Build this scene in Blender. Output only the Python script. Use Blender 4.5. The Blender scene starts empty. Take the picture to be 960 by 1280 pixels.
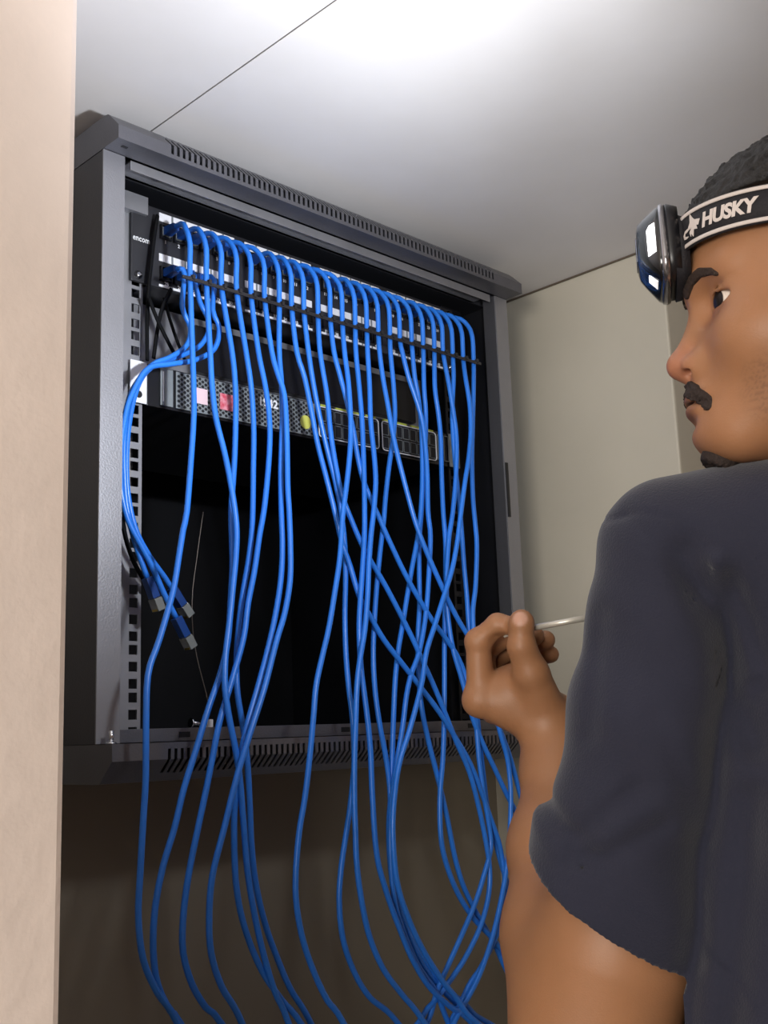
import bpy, bmesh, math, random, time
import numpy as np
from mathutils import Vector, Matrix
T0 = time.time()
rng = random.Random(7)
D = bpy.data
COL = bpy.context.scene.collection
SC = bpy.context.scene
PI = math.pi

# ------------------------------------------------------------------ camera
def cam_axes(y, t, r):
    cy, sy = math.cos(y), math.sin(y)
    f = np.array([sy*math.cos(t), cy*math.cos(t), math.sin(t)])
    rt = np.array([cy, -sy, 0.0]); up = np.cross(rt, f)
    return np.array([math.cos(r)*rt+math.sin(r)*up, -math.sin(r)*rt+math.cos(r)*up, f])
RC = cam_axes(0.78372294, 0.19369168, -0.03618283)
FPX = 1416.5
CP = np.array([-0.5181649, -0.8796213, 0.0])
cd = D.cameras.new('camera'); cam = D.objects.new('camera', cd); COL.objects.link(cam)
cd.sensor_fit = 'VERTICAL'; cd.sensor_height = 32.0; cd.lens = 32.0*FPX/1280.0
cd.clip_start = 0.02; cd.clip_end = 60
M = Matrix.Identity(4)
for i in range(3):
    M[i][0] = RC[0][i]; M[i][1] = RC[1][i]; M[i][2] = -RC[2][i]; M[i][3] = CP[i]
cam.matrix_world = M
SC.camera = cam

# ------------------------------------------------------------------ world, lamps, exposure
W = D.worlds.new('world'); SC.world = W; W.use_nodes = True
bg = W.node_tree.nodes['Background']
bg.inputs[0].default_value = (0.50, 0.48, 0.45, 1); bg.inputs[1].default_value = 0.5
SC.view_settings.view_transform = 'Standard'; SC.view_settings.look = 'None'
SC.view_settings.gamma = 1.0; SC.view_settings.use_curve_mapping = False
SC.view_settings.exposure = 0.0

def aim(o, tgt):
    d = Vector(tgt)-o.location
    o.rotation_euler = d.to_track_quat('-Z', 'Y').to_euler()
def spot(name, loc, tgt, power, color, size, blend, radius):
    l = D.lights.new(name, 'SPOT'); l.energy = power; l.color = color
    l.spot_size = math.radians(size); l.spot_blend = blend; l.shadow_soft_size = radius
    o = D.objects.new(name, l); COL.objects.link(o); o.location = loc; aim(o, tgt); return o
def area(name, loc, tgt, power, color, sx, sy):
    l = D.lights.new(name, 'AREA'); l.shape = 'RECTANGLE'; l.size = sx; l.size_y = sy
    l.energy = power; l.color = color
    o = D.objects.new(name, l); COL.objects.link(o); o.location = loc; aim(o, tgt); return o
# the headlamp's beam: from the front of the lamp on the person's forehead to the left end of the rack
LP = (0.0500, -0.5150, 0.2930)
spot('headlamp_beam', LP, (LP[0]-.06, LP[1]+.36, LP[2]+.20), 6.8, (0.84, 0.90, 1.0), 104, 0.80, 0.008)
spot('headlamp_flood', LP, (LP[0]+.05, LP[1]+.36, LP[2]+.22), 8.5, (0.90, 0.94, 1.0), 165, 0.9, 0.03)
# room lamp behind left of the camera, lowered and tilted up to brighten the ceiling
area('room_light', (-1.75, -1.17, 0.06), (0.7, -.10, .42), 28.0, (1.0, 0.95, 0.87), 0.8, 0.5)

# ------------------------------------------------------------------ pixel helpers (authoring of real positions)
def ray(x, y): return RC.T @ np.array([(x-480)/FPX, (640-y)/FPX, 1.0])
def on(x, y, ax, val):
    d = ray(x, y); t = (val-CP[ax])/d[ax]; return CP+t*d
def at(x, y, Y): return on(x, y, 1, Y)
def V(x, y, d): return CP + RC.T @ np.array([(x-480)/FPX*d, (640-y)/FPX*d, d])
def VV(v): return CP + RC.T @ np.array(v, float)

# ------------------------------------------------------------------ materials
def lin(c):
    c = c/255.0
    return c/12.92 if c <= 0.04045 else ((c+0.055)/1.055)**2.4
def rgb(r, g, b): return (lin(r), lin(g), lin(b), 1)
def mat(name, col, rough=0.5, metal=0.0, var=0.0, vscale=8.0, bump=0.0, bscale=60.0, spec=0.5,
        emit=None, alpha=None, trans=0.0, col2=None, coat=0.0, sheen=0.0):
    m = D.materials.new(name); m.use_nodes = True; nt = m.node_tree; b = nt.nodes['Principled BSDF']
    b.inputs['Base Color'].default_value = col; b.inputs['Roughness'].default_value = rough
    b.inputs['Metallic'].default_value = metal; b.inputs['Specular IOR Level'].default_value = spec
    b.inputs['Coat Weight'].default_value = coat; b.inputs['Sheen Weight'].default_value = sheen
    b.inputs['Transmission Weight'].default_value = trans
    tc = nt.nodes.new('ShaderNodeTexCoord')
    if var > 0 or col2:
        n = nt.nodes.new('ShaderNodeTexNoise'); n.inputs['Scale'].default_value = vscale; n.inputs['Detail'].default_value = 6
        nt.links.new(tc.outputs['Object'], n.inputs['Vector'])
        r = nt.nodes.new('ShaderNodeValToRGB'); r.color_ramp.elements[0].position = 0.36; r.color_ramp.elements[1].position = 0.62
        c2 = col2 or tuple(x*(1-var) for x in col[:3])+(1,)
        r.color_ramp.elements[0].color = c2; r.color_ramp.elements[1].color = col
        nt.links.new(n.outputs['Fac'], r.inputs['Fac']); nt.links.new(r.outputs['Color'], b.inputs['Base Color'])
    if bump > 0:
        n2 = nt.nodes.new('ShaderNodeTexNoise'); n2.inputs['Scale'].default_value = bscale; n2.inputs['Detail'].default_value = 4
        nt.links.new(tc.outputs['Object'], n2.inputs['Vector'])
        bp = nt.nodes.new('ShaderNodeBump'); bp.inputs['Strength'].default_value = bump; bp.inputs['Distance'].default_value = 0.002
        nt.links.new(n2.outputs['Fac'], bp.inputs['Height']); nt.links.new(bp.outputs['Normal'], b.inputs['Normal'])
    if emit:
        b.inputs['Emission Color'].default_value = emit[0]; b.inputs['Emission Strength'].default_value = emit[1]
    return m
MT = {
 'ceil': mat('ceiling_paint', rgb(222,219,218), .6, var=.05, vscale=3, bump=.10, bscale=40, col2=rgb(212,208,205)),
 'wallr': mat('side_wall_paint', rgb(192,185,169), .65, var=.08, vscale=4, bump=.15, bscale=30),
 'wallb': mat('back_wall_paint', rgb(140,131,116), .7, var=.12, vscale=3, bump=.15, bscale=30),
 'wallg': mat('grey_green_wall', rgb(170,172,152), .7, var=.05, vscale=4, bump=.1),  # grey-green, somewhat darker than the side wall
 'walll': mat('pinkish_stucco', rgb(242,226,216), .85, var=.10, vscale=7, bump=.35, bscale=70),
 'floor': mat('floor_vinyl', rgb(150,142,130), .5, var=.2, vscale=5),
 'steel': mat('charcoal_powder_coat', rgb(118,118,124), .42, metal=.75, var=.08, vscale=20, bump=.12, bscale=500),
 'post': mat('post_steel_lit', rgb(150,150,155), .42, metal=.6, var=.05, vscale=20, bump=.12, bscale=500),  # cabinet grey made lighter, the lamp's light on the posts put into the colour
 'steel_side': mat('dark_powder_coat', rgb(66,66,70), .45, bump=.12, bscale=500),
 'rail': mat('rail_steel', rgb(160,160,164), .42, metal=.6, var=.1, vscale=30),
 'joint': mat('dark_joint', rgb(92,80,66), .8),
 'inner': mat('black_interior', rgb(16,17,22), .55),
 'black': mat('black_panel', rgb(46,46,50), .38, var=.25, vscale=25),
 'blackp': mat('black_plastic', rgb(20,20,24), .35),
 'white': mat('white_label', rgb(232,232,236), .5),
 'ink': mat('white_ink', rgb(235,235,235), .5),
 'red': mat('red_label', rgb(205,70,90), .5, col2=rgb(225,150,160), vscale=200),
 'pink': mat('pink_label', rgb(235,205,210), .5),
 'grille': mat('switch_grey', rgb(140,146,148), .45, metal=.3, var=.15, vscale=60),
 'yellow': mat('yellow_sticker', rgb(222,222,105), .5),
 'yg': mat('yellow_green_print', rgb(175,185,70), .5),
 'chrome': mat('chrome', rgb(215,215,215), .18, metal=1.0),
 'blue': mat('blue_cable_jacket', rgb(44,126,232), .33, var=.10, vscale=30, spec=.55),
 'blueboot': mat('blue_boot', rgb(16,60,128), .4),
 'clear': mat('clear_plug', rgb(170,175,172), .12, trans=.55),
 'gold': mat('contact', rgb(190,160,80), .3, metal=1),
 'cord': mat('black_strap', rgb(9,9,11), .8, spec=.2),
 'tiebar': mat('black_bar', rgb(38,38,42), .22, spec=.7),
 'shirt': mat('navy_cotton', rgb(31,33,51), .9, var=.08, vscale=12, bump=.35, bscale=700, sheen=.15),
 'trousers': mat('dark_trousers', rgb(45,45,50), .85),
 'shoe': mat('shoe_leather', rgb(30,28,28), .5),
 'hair': mat('black_hair', rgb(26,24,24), .7, bump=.9, bscale=350, var=.3, vscale=150),
 'brow': mat('brow_hair', rgb(46,32,24), .8, bump=.6, bscale=500),
 'stache': mat('beard_hair', rgb(42,30,25), .8, bump=.8, bscale=500),
 'eye': mat('eye_white', rgb(225,212,200), .12),
 'iris': mat('dark_iris', rgb(24,16,14), .3, spec=.25),
 'strap': mat('elastic_black', rgb(24,22,28), .75, bump=.3, bscale=900),
 'stripe': mat('strap_stripe', rgb(205,195,190), .6),
 'lampb': mat('lamp_black', rgb(16,17,18), .15, coat=.6),
 'lampc': mat('lamp_bezel', rgb(150,150,155), .15, metal=.9),
 'led': mat('lamp_reflector', rgb(240,240,240), .3, emit=((1, .99, .97, 1), 0.55)),
 'rod': mat('steel_rod', rgb(205,200,188), .3, metal=.4),
 'wire': mat('thin_wire', rgb(120,112,105), .4, metal=.6),
}
# ------------------------------------------------------------------ object helpers
def tag(o, label=None, cat=None, group=None, kind=None):
    if label: o['label'] = label
    if cat: o['category'] = cat
    if group: o['group'] = group
    if kind: o['kind'] = kind
    return o
def empty(name, loc=(0, 0, 0), label=None, cat=None, group=None, mat4=None):
    o = D.objects.new(name, None); COL.objects.link(o); o.empty_display_size = .02
    if mat4 is not None: o.matrix_world = mat4
    else: o.location = loc
    return tag(o, label, cat, group)
def link(name, me, parent=None, m=None, loc=None):
    o = D.objects.new(name, me); COL.objects.link(o)
    if m is not None and not me.materials: me.materials.append(m)
    if parent is not None:
        o.parent = parent
        if parent.type == 'EMPTY' and parent.get('_w'): pass
    if loc is not None: o.location = loc
    return o
class MB:
    """collects vertices and faces in the frame of the parent"""
    def __init__(s, off=(0, 0, 0)): s.v = []; s.f = []; s.sm = []; s.off = off
    def add(s, vs, fs, smooth=False):
        n = len(s.v); s.v += [tuple(v) for v in vs]; s.f += [tuple(i+n for i in f) for f in fs]; s.sm += [smooth]*len(fs); return s
    def box(s, x0, x1, y0, y1, z0, z1):
        return s.add([(x0,y0,z0),(x1,y0,z0),(x1,y1,z0),(x0,y1,z0),(x0,y0,z1),(x1,y0,z1),(x1,y1,z1),(x0,y1,z1)],
            [(0,3,2,1),(4,5,6,7),(0,1,5,4),(1,2,6,5),(2,3,7,6),(3,0,4,7)])
    def cyl(s, c, axis, r, h, n=16, r2=None):
        c = Vector(c); a = Vector(axis).normalized(); u = a.orthogonal().normalized(); w = a.cross(u); r2 = r if r2 is None else r2
        vs = [c+(u*math.cos(2*PI*i/n)+w*math.sin(2*PI*i/n))*r for i in range(n)]+[c+a*h+(u*math.cos(2*PI*i/n)+w*math.sin(2*PI*i/n))*r2 for i in range(n)]
        s.add(vs, [(i, (i+1) % n, n+(i+1) % n, n+i) for i in range(n)], True)
        n0 = len(s.v)-2*n
        s.f += [tuple(n0+i for i in reversed(range(n))), tuple(n0+n+i for i in range(n))]; s.sm += [False, False]; return s
    def tube(s, pts, r, n=10, flat=1.0):
        pts = [Vector(p) for p in pts]; m = len(pts); vs = []; u = None
        for i, p in enumerate(pts):
            t = (pts[min(i+1, m-1)]-pts[max(i-1, 0)]).normalized()
            if u is None: u = t.orthogonal().normalized()
            u = (u-t*u.dot(t)).normalized(); w = t.cross(u)
            rr = r[i] if isinstance(r, (list, tuple)) else r
            vs += [p+(u*math.cos(2*PI*k/n)*rr+w*math.sin(2*PI*k/n)*rr*flat) for k in range(n)]
        fs = [(i*n+k, i*n+(k+1) % n, (i+1)*n+(k+1) % n, (i+1)*n+k) for i in range(m-1) for k in range(n)]
        s.add(vs, fs, True); n0 = len(s.v)-m*n
        s.f += [tuple(n0+k for k in reversed(range(n))), tuple(n0+(m-1)*n+k for k in range(n))]; s.sm += [False, False]; return s
    def mesh(s, name):
        me = D.meshes.new(name); ox, oy, oz = s.off
        me.from_pydata([(a-ox, b-oy, c-oz) for a, b, c in s.v], [], s.f)
        me.polygons.foreach_set('use_smooth', s.sm); me.update(); return me
    def build(s, name, m, parent=None, bevel=0, loc=None):
        me = s.mesh(name)
        if bevel:
            bm = bmesh.new(); bm.from_mesh(me)
            bmesh.ops.bevel(bm, geom=[e for e in bm.edges if e.calc_face_angle(0) > .6], offset=bevel, segments=2, affect='EDGES', profile=.6)
            bm.to_mesh(me); bm.free()
        return link(name, me, parent, m, loc)
def mb(parent=None):
    """a builder taking world coordinates for a child of an unrotated Empty"""
    return MB(tuple(parent.location) if parent is not None else (0, 0, 0))
def catmull(P, step=.006):
    P = [Vector(p) for p in P]; P = [P[0]*2-P[1]]+P+[P[-1]*2-P[-2]]; out = []
    for i in range(1, len(P)-2):
        a, b, c, d = P[i-1:i+3]; n = max(2, int((c-b).length/step))
        for k in range(n):
            t = k/n
            out.append(.5*((2*b)+(c-a)*t+(2*a-5*b+4*c-d)*t*t+(3*b-a-3*c+d)*t**3))
    out.append(P[-2]); return out
def text_mesh(s, size, bold=0.0, shear=0.0, space=1.0, depth=.0002):
    c = D.curves.new('text', 'FONT'); c.body = s; c.size = size; c.offset = bold; c.shear = shear
    c.space_character = space; c.extrude = depth; c.align_x = 'LEFT'; c.align_y = 'CENTER'; c.resolution_u = 3
    o = D.objects.new('text', c); COL.objects.link(o)
    dg = bpy.context.evaluated_depsgraph_get(); dg.update()
    me = D.meshes.new_from_object(o.evaluated_get(dg)); D.objects.remove(o); me.materials.clear(); return me
def xf(me, fn):
    for v in me.vertices: v.co = fn(v.co)
    me.update(); return me

# ------------------------------------------------------------------ room shell
ZC = 0.605; XW = 0.705; YB = 0.47; ZF = -1.40
YE = -0.173
ceil = tag(MB().box(-2.6, 2.2, -3.4, YB+.1, ZC+.012, ZC+.08).build('ceiling', MT['ceil']), kind='structure')
SEAM = float(on(193.5, 161, 2, ZC)[0])
for x0, x1 in ((-2.6, SEAM-.0008), (SEAM+.0008, SEAM+1.22), (SEAM+1.2216, 2.2)):
    MB().box(x0, x1, -3.4, YB+.1, ZC, ZC+.0119).build('ceiling_panel', MT['ceil'], ceil, bevel=.0006)
tag(MB().box(-2.6, 2.2, -3.4, YB+.1, ZF-.08, ZF).build('floor', MT['floor']), kind='structure')
YW = .15                                                 # the cabinet sits in an opening of the back wall
tag(MB().box(-.6, XW, YW, .56, ZF, -.0345).box(-.6, XW, YW, .56, .5905, ZC).box(-.6, -.001, YW, .56, -.0345, .5905)
    .box(.601, XW, YW, .56, -.0345, .5905).box(-.001, .601, .4515, .56, -.0345, .5905).build('wall_back', MT['wallb']), kind='structure')
# the side wall next to the cabinet ends at a corner and returns to the right
tag(MB().box(XW, XW+.09, YE, YB+.1, ZF, ZC).build('wall_right', MT['wallr'], bevel=.003), kind='structure')
tag(MB().box(XW+.09, 2.2, YE+.14, YE+.24, ZF, ZC).build('wall_far_right', MT['wallg']), kind='structure')
tag(MB().box(XW-.0024, XW-.0004, YE, YW, ZC-.0022, ZC-.0002).build('trim_1', MT['joint']), kind='structure')
# near corner of wall at the left edge of the view
YJ = -.35; XL = float(at(88, 600, YJ)[0])
tag(MB().box(-2.6, XL, YJ, -.02, ZF, ZC).build('wall_left', MT['walll'], bevel=.004), kind='structure')
tag(MB().box(-2.7, -2.6, -3.4, -.02, ZF, ZC).build('wall_far_left', MT['walll']), kind='structure')
tag(MB().box(2.2, 2.3, -3.4, YE+.24, ZF, ZC).build('wall_side', MT['walll']), kind='structure')
tag(MB().box(-2.6, 2.2, -3.5, -3.4, ZF, ZC).build('wall_front', MT['walll']), kind='structure')

# ------------------------------------------------------------------ network cabinet
CW = 0.60; CD = 0.45; ZT = 0.556
cab = empty('network_cabinet', (0.3, .2, -.033), 'dark grey wall-mounted network cabinet without its door, slotted covers top and bottom', 'cabinet')
def cover(name, prof, zin, slots, par):
    """folded sheet: profile (y, z) swept along x, slots left open along two profile runs"""
    m = mb(par); th = .0012
    nx = []; x0, x1, pitch, w = slots
    k = 0; xs = [(0.0, False)]; x = x0
    while x + w < x1:
        xs += [(x, True), (x+w, False)]; x += pitch
    xs.append((CW, False))
    P = [Vector((0, a, b)) for a, b, _ in prof]
    for j in range(len(prof)-1):
        openrun = prof[j][2]
        if not openrun:
            q = [(0, prof[j][0], prof[j][1]), (CW, prof[j][0], prof[j][1]), (CW, prof[j+1][0], prof[j+1][1]), (0, prof[j+1][0], prof[j+1][1])]
            m.add(q, [(0, 1, 2, 3)])
        else:
            for i in range(len(xs)-1):
                if xs[i][1]: continue
                a, b = xs[i][0], xs[i+1][0]
                m.add([(a, prof[j][0], prof[j][1]), (b, prof[j][0], prof[j][1]), (b, prof[j+1][0], prof[j+1][1]), (a, prof[j+1][0], prof[j+1][1])], [(0, 1, 2, 3)])
    # closed ends
    for xx in (0, CW):
        m.add([(xx, p[0], p[1]) for p in prof], [tuple(range(len(prof)))])
    o = m.build(name, MT['steel'], par)
    bm = bmesh.new(); bm.from_mesh(o.data); bmesh.ops.remove_doubles(bm, verts=bm.verts, dist=1e-5)
    bmesh.ops.recalc_face_normals(bm, faces=bm.faces); bm.to_mesh(o.data); bm.free()
    sd = o.modifiers.new('sheet', 'SOLIDIFY'); sd.thickness = th; sd.offset = -1
    return o
ts = (.0585, .545, .0067, .0031)
cover('top_cover', [(0, ZT, 0), (-.0265, ZT, 0), (-.0265, .5602, 1), (-.0265, .5695, 1), (-.0215, .5745, 1), (-.0125, .5835, 0), (-.0075, .588, 0), (0, .5895, 0), (CD, .5895, 0), (CD, ZT, 0)], 0, ts, cab)
cover('bottom_cover', [(0, 0, 0), (-.0265, 0, 0), (-.0265, -.0055, 1), (-.0265, -.0145, 1), (-.0205, -.020, 1), (-.0135, -.0265, 0), (-.0070, -.033, 0), (0, -.0335, 0), (CD, -.0335, 0), (CD, 0, 0)], 0, (.0555, .545, .0067, .0031), cab)
mb(cab).box(.02, .58, -.019, -.004, .5585, .566).build('vent_backing', MT['inner'], cab)
mb(cab).box(.02, .58, -.019, -.004, -.014, -.003).build('vent_backing', MT['inner'], cab)
# small slot punched under the overhang
mb(cab).box(.0105, .0165, -.0165, -.0135, ZT-.0006, ZT+.001).build('lock_hole', MT['blackp'], cab)
for xa, xb in ((0, .0235), (.5765, .6)):
    mb(cab).box(xa, xb, 0, .0016, .0005, ZT-.0005).build('corner_post', MT['post'], cab)
    xin = xb if xa == 0 else xa
    mb(cab).box(xin-.0008, xin+.0008, .0017, .020, .0005, ZT-.0005).build('post_return', MT['steel_side'], cab)
for xa, xb in ((.0005, .002), (.598, .5995)):
    mb(cab).box(xa, xb, .0018, CD-.003, .0005, ZT-.0005).build('side_panel', MT['steel_side'], cab)
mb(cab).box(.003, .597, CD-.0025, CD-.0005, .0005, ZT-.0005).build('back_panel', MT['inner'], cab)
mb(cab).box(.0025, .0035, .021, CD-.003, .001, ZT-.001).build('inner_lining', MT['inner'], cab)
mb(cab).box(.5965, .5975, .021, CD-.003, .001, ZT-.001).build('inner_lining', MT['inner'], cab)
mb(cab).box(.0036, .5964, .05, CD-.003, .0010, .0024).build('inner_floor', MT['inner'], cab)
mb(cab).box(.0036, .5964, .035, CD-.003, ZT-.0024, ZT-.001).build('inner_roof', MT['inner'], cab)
# head rail with a folded lip, tail rail
mb(cab).box(.0310, .5690, .0020, .0036, .5455, .5552).box(.0310, .5690, .0036, .0300, .5540, .5552).build('head_rail', MT['rail'], cab, bevel=.0004)
mb(cab).box(.0250, .5750, .0100, .0116, .0006, .0125).box(.0250, .5750, .0116, .0350, .0113, .0125).build('tail_rail', MT['steel'], cab, bevel=.0004)
for x in (.098, .30, .50):
    mb(cab).box(x-.006, x+.006, .0094, .0099, .0040, .0090).build('rail_hole', MT['inner'], cab)
# rack rails with square holes
def rail(xl, xr, xh, par, mt_):
    m = mb(par); hs = .0046; y0, y1 = .0485, .0502
    zs = []; z = .012
    off = (.0064, .0223, .0381)
    for u in range(13):
        for f in off:
            q = .004+u*.04445+f
            if q < ZT-.035: zs.append(q)
    prev = .0045
    for q in zs:
        m.box(xh-hs, xh+hs, y0, y1, prev, q-hs); prev = q+hs
    m.box(xh-hs, xh+hs, y0, y1, prev, ZT-.012)
    m.box(xl, xh-hs, y0, y1, .0045, ZT-.012); m.box(xh+hs, xr, y0, y1, .0045, ZT-.012)
    o = m.build('mounting_rail', mt_, par)
    mb(par).box(xh-.0072, xh+.0065, y1+.012, y1+.014, .006, ZT-.014).build('rail_backing', MT['inner'], par)
    return o
rail(.036, .0752, .0668, cab, MT['rail']); rail(.5248, .564, .5332, cab, MT['blackp'])  # right rail in black: the shade on that side is put into its colour
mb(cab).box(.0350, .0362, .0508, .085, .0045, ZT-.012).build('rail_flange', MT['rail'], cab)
mb(cab).box(.5638, .5650, .0508, .085, .0045, ZT-.012).build('rail_flange', MT['blackp'], cab)  # right flange black too, shade put into the colour
mb(cab).box(.045, .0755, .040, .0480, ZT-.030, ZT-.011).build('rail_bracket', MT['rail'], cab)
la = on(631, 598, 1, -.001); lb = on(634, 668, 1, -.001)
mb(cab).box(.5775, .5820, -.0015, -.0002, .262, .332).build('hinge_slot', MT['blackp'], cab)

def screw_mesh(r=.0045, name='screw'):
    m = MB(); m.cyl((0, 0, 0), (0, -1, 0), r, .0012, 20, r*.93); m.cyl((0, -.0012, 0), (0, -1, 0), r*.93, .0012, 20, r*.35)
    m.box(-r*.5, r*.5, -.0027, -.0022, -r*.1, r*.1); m.box(-r*.1, r*.1, -.0027, -.0022, -r*.5, r*.5)
    return m.mesh(name)
SCREW = screw_mesh()
def screw(par, x, y, z):
    return link('screw', SCREW, par, MT['chrome'], (x-par.location[0], y-par.location[1], z-par.location[2]))

# ------------------------------------------------------------------ patch panel
PY = .0440
pp = empty('patch_bay', (.3, PY, .453), 'black 48-port patch panel with white label strips at the top of the rack', 'patch bay')
mb(pp).box(.0585, .5415, PY, PY+.0042, .4535, .5395).build('face_plate', MT['black'], pp, bevel=.0012)
mb(pp).box(.084, .516, PY+.0055, PY+.05, .457, .536).build('housing', MT['blackp'], pp)
for x in (.0668, .5332):
    for z in (.5325, .4605): screw(pp, x, PY-.0002, z)
t = xf(text_mesh('encom', .0086, bold=.00012, space=1.0), lambda c: Vector((c.x*.86+.0600-.3, -c.z-.0004, c.y+.4995-.453)))
link('brand_lettering', t, pp, MT['ink'])
portX = [.0985+.0162*j+.1100*k for k in range(4) for j in range(6)]
def jack_mesh():
    m = MB(); w, h, d = .0068, .0075, .004
    m.box(-w, -w+.0012, -d, 0, -h, h); m.box(w-.0012, w, -d, 0, -h, h); m.box(-w, w, -d, 0, h-.0012, h); m.box(-w, w, -d, 0, -h, -h+.0012)
    m.box(-w+.0012, w-.0012, -.0006, 0, -h+.0012, h-.0012)
    return m.mesh('jack')
JACK = jack_mesh(); JACK.materials.append(MT['blackp'])
ROW = (.5145, .4690)
for r, zr in enumerate(ROW):
    for i, x in enumerate(portX):
        link('jack', JACK, pp, None, (x-.3, -.0001, zr-.453))
        t = xf(text_mesh(str(r*24+i+1), .0052, bold=.0001), lambda c: Vector((c.x, -c.z-.0003, c.y)))
        link('port_number', t, pp, MT['ink'], (x-.3-.001-(.0015 if i > 8 else 0), -.0003, zr-.0100-.453))
for k in range(4):
    x0 = .0985+.11*k-.0075; x1 = x0+.0162*5+.015
    for z0, z1 in ((.5262, .5352), (.4825, .4905), (.4548, .4572)):
        mb(pp).box(x0, x1, PY-.0008, PY, z0, z1).build('label_strip', MT['white'], pp)
        for q in range(1, 6):
            xx = x0+.0162*q-.0003
            mb(pp).box(xx-.0011, xx+.0011, PY-.0011, PY-.0008, z0, z1).build('strip_divider', MT['grille'], pp)

# ------------------------------------------------------------------ cable manager between panel and switch
cm = empty('blanking_plate', (.3, .06, .375), 'grey metal blanking plate in the gap between patch panel and switch', 'blanking plate')
mb(cm).box(.078, .522, .088, .0895, .378, .4515).build('plate', MT['rail'], cm, bevel=.0005)
mb(cm).box(.16, .50, .078, .088, .388, .440).build('dark_duct', MT['blackp'], cm, bevel=.001)
screw(cm, .098, .088, .386)

# ------------------------------------------------------------------ switch
SY = .0440
sw = empty('network_switch', (.3, SY, .327), 'rack network switch with grey grille, red label and yellow round sticker', 'network switch')
mb(sw).box(.0790, .5210, SY+.002, SY+.24, .3275, .3705).build('chassis', MT['blackp'], sw, bevel=.001)
for xa, xb in ((.0585, .0775), (.5225, .5415)):
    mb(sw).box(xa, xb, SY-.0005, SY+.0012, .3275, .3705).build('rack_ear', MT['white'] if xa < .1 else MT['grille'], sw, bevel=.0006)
    mb(sw).cyl(((xa+xb)/2, SY-.0004, .336), (0, -1, 0), .0036, .001, 16).build('ear_hole', MT['inner'], sw)
mb(sw).box(.0935, .1085, SY-.0004, SY+.0018, .3300, .3690).build('end_plate', MT['grille'], sw, bevel=.0006)
mb(sw).box(.0960, .0970, SY-.0008, SY-.0004, .334, .365).build('end_plate_groove', MT['white'], sw)
mb(sw).box(.1120, .2980, SY-.0004, SY+.0018, .3300, .3685).build('grille', MT['grille'], sw, bevel=.0004)
g = mb(sw)
nx = 0
x = .1150
while x < .2960:
    for k in range(7):
        z = .3325+.0052*k+(.0026 if nx % 2 else 0)
        if z > .3665: continue
        vs = [(x+.0019*math.cos(a)*1.0, SY-.0006, z+.0017*math.sin(a)) for a in [PI/3*i for i in range(6)]]
        vs2 = [(a, SY-.0003, c) for a, b, c in vs]
        g.add(vs+vs2, [(5, 4, 3, 2, 1, 0)]+[(i, (i+1) % 6, 6+(i+1) % 6, 6+i) for i in range(6)])
    x += .0037; nx += 1
tag(g.build('grille_holes', MT['inner'], sw), kind='stuff')
mb(sw).box(.1300, .1500, SY-.0013, SY-.0007, .3395, .3560).build('pink_sticker', MT['pink'], sw)
mb(sw).box(.1660, .1850, SY-.0013, SY-.0007, .3385, .3560).build('red_sticker', MT['red'], sw)
t = xf(text_mesh('1942', .0125, bold=.0004, space=1.05), lambda c: Vector((c.x*1.04, -c.z-.0003, c.y-c.x*.02)))
link('handwritten_number', t, sw, MT['ink'], (.2165-.3, -.0009, .3565-.327))
mb(sw).cyl((.2835, SY-.0006, .3445), (0, -1, 0), .0078, .0005, 28).build('round_sticker', MT['yellow'], sw)
OUT = MT['white']
for x0 in (.3030, .4030):
    w = .0940
    mb(sw).box(x0, x0+w, SY-.0006, SY+.0018, .3310, .3665).build('port_block', MT['inner'], sw)
    # rounded pale outline
    c = []; r = .004
    for cx, cz, a0 in ((x0+w-r, .3665-r, 0), (x0+r, .3665-r, 90), (x0+r, .3310+r, 180), (x0+w-r, .3310+r, 270)):
        for a in range(0, 91, 15):
            c.append((cx+r*math.cos(math.radians(a0+a)), SY-.0012, cz+r*math.sin(math.radians(a0+a))))
    c.append(c[0])
    mb(sw).tube(c, .0007, 6).build('block_outline', MT['white'], sw)
    for i in range(8):
        for zz in (.3405, .3570):
            xc = x0+.0058+.01177*i
            mb(sw).box(xc-.0050, xc+.0050, SY-.0014, SY-.0008, zz-.0071, zz-.0065).box(xc-.0050, xc-.0046, SY-.0014, SY-.0008, zz-.0071, zz+.0071).box(xc+.0046, xc+.0050, SY-.0014, SY-.0008, zz-.0071, zz+.0071).box(xc-.005, xc+.005, SY-.0014, SY-.0008, zz+.0066, zz+.0071).build('port', MT['grille'], sw)
    for i in range(4):
        mb(sw).box(x0+.004+.0235*i, x0+.020+.0235*i, SY-.0004, SY+.0018, .3672, .3698).build('yellow_port_mark', MT['yg'], sw)
for x0 in (.5005, .5120):
    mb(sw).box(x0, x0+.0008, SY-.0010, SY-.0001, .333, .366).box(x0+.0082, x0+.009, SY-.0010, SY-.0001, .333, .366).box(x0, x0+.009, SY-.001, SY-.0001, .333, .3338).box(x0, x0+.009, SY-.001, SY-.0001, .3652, .366).build('module_slot', MT['grille'], sw)

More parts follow.
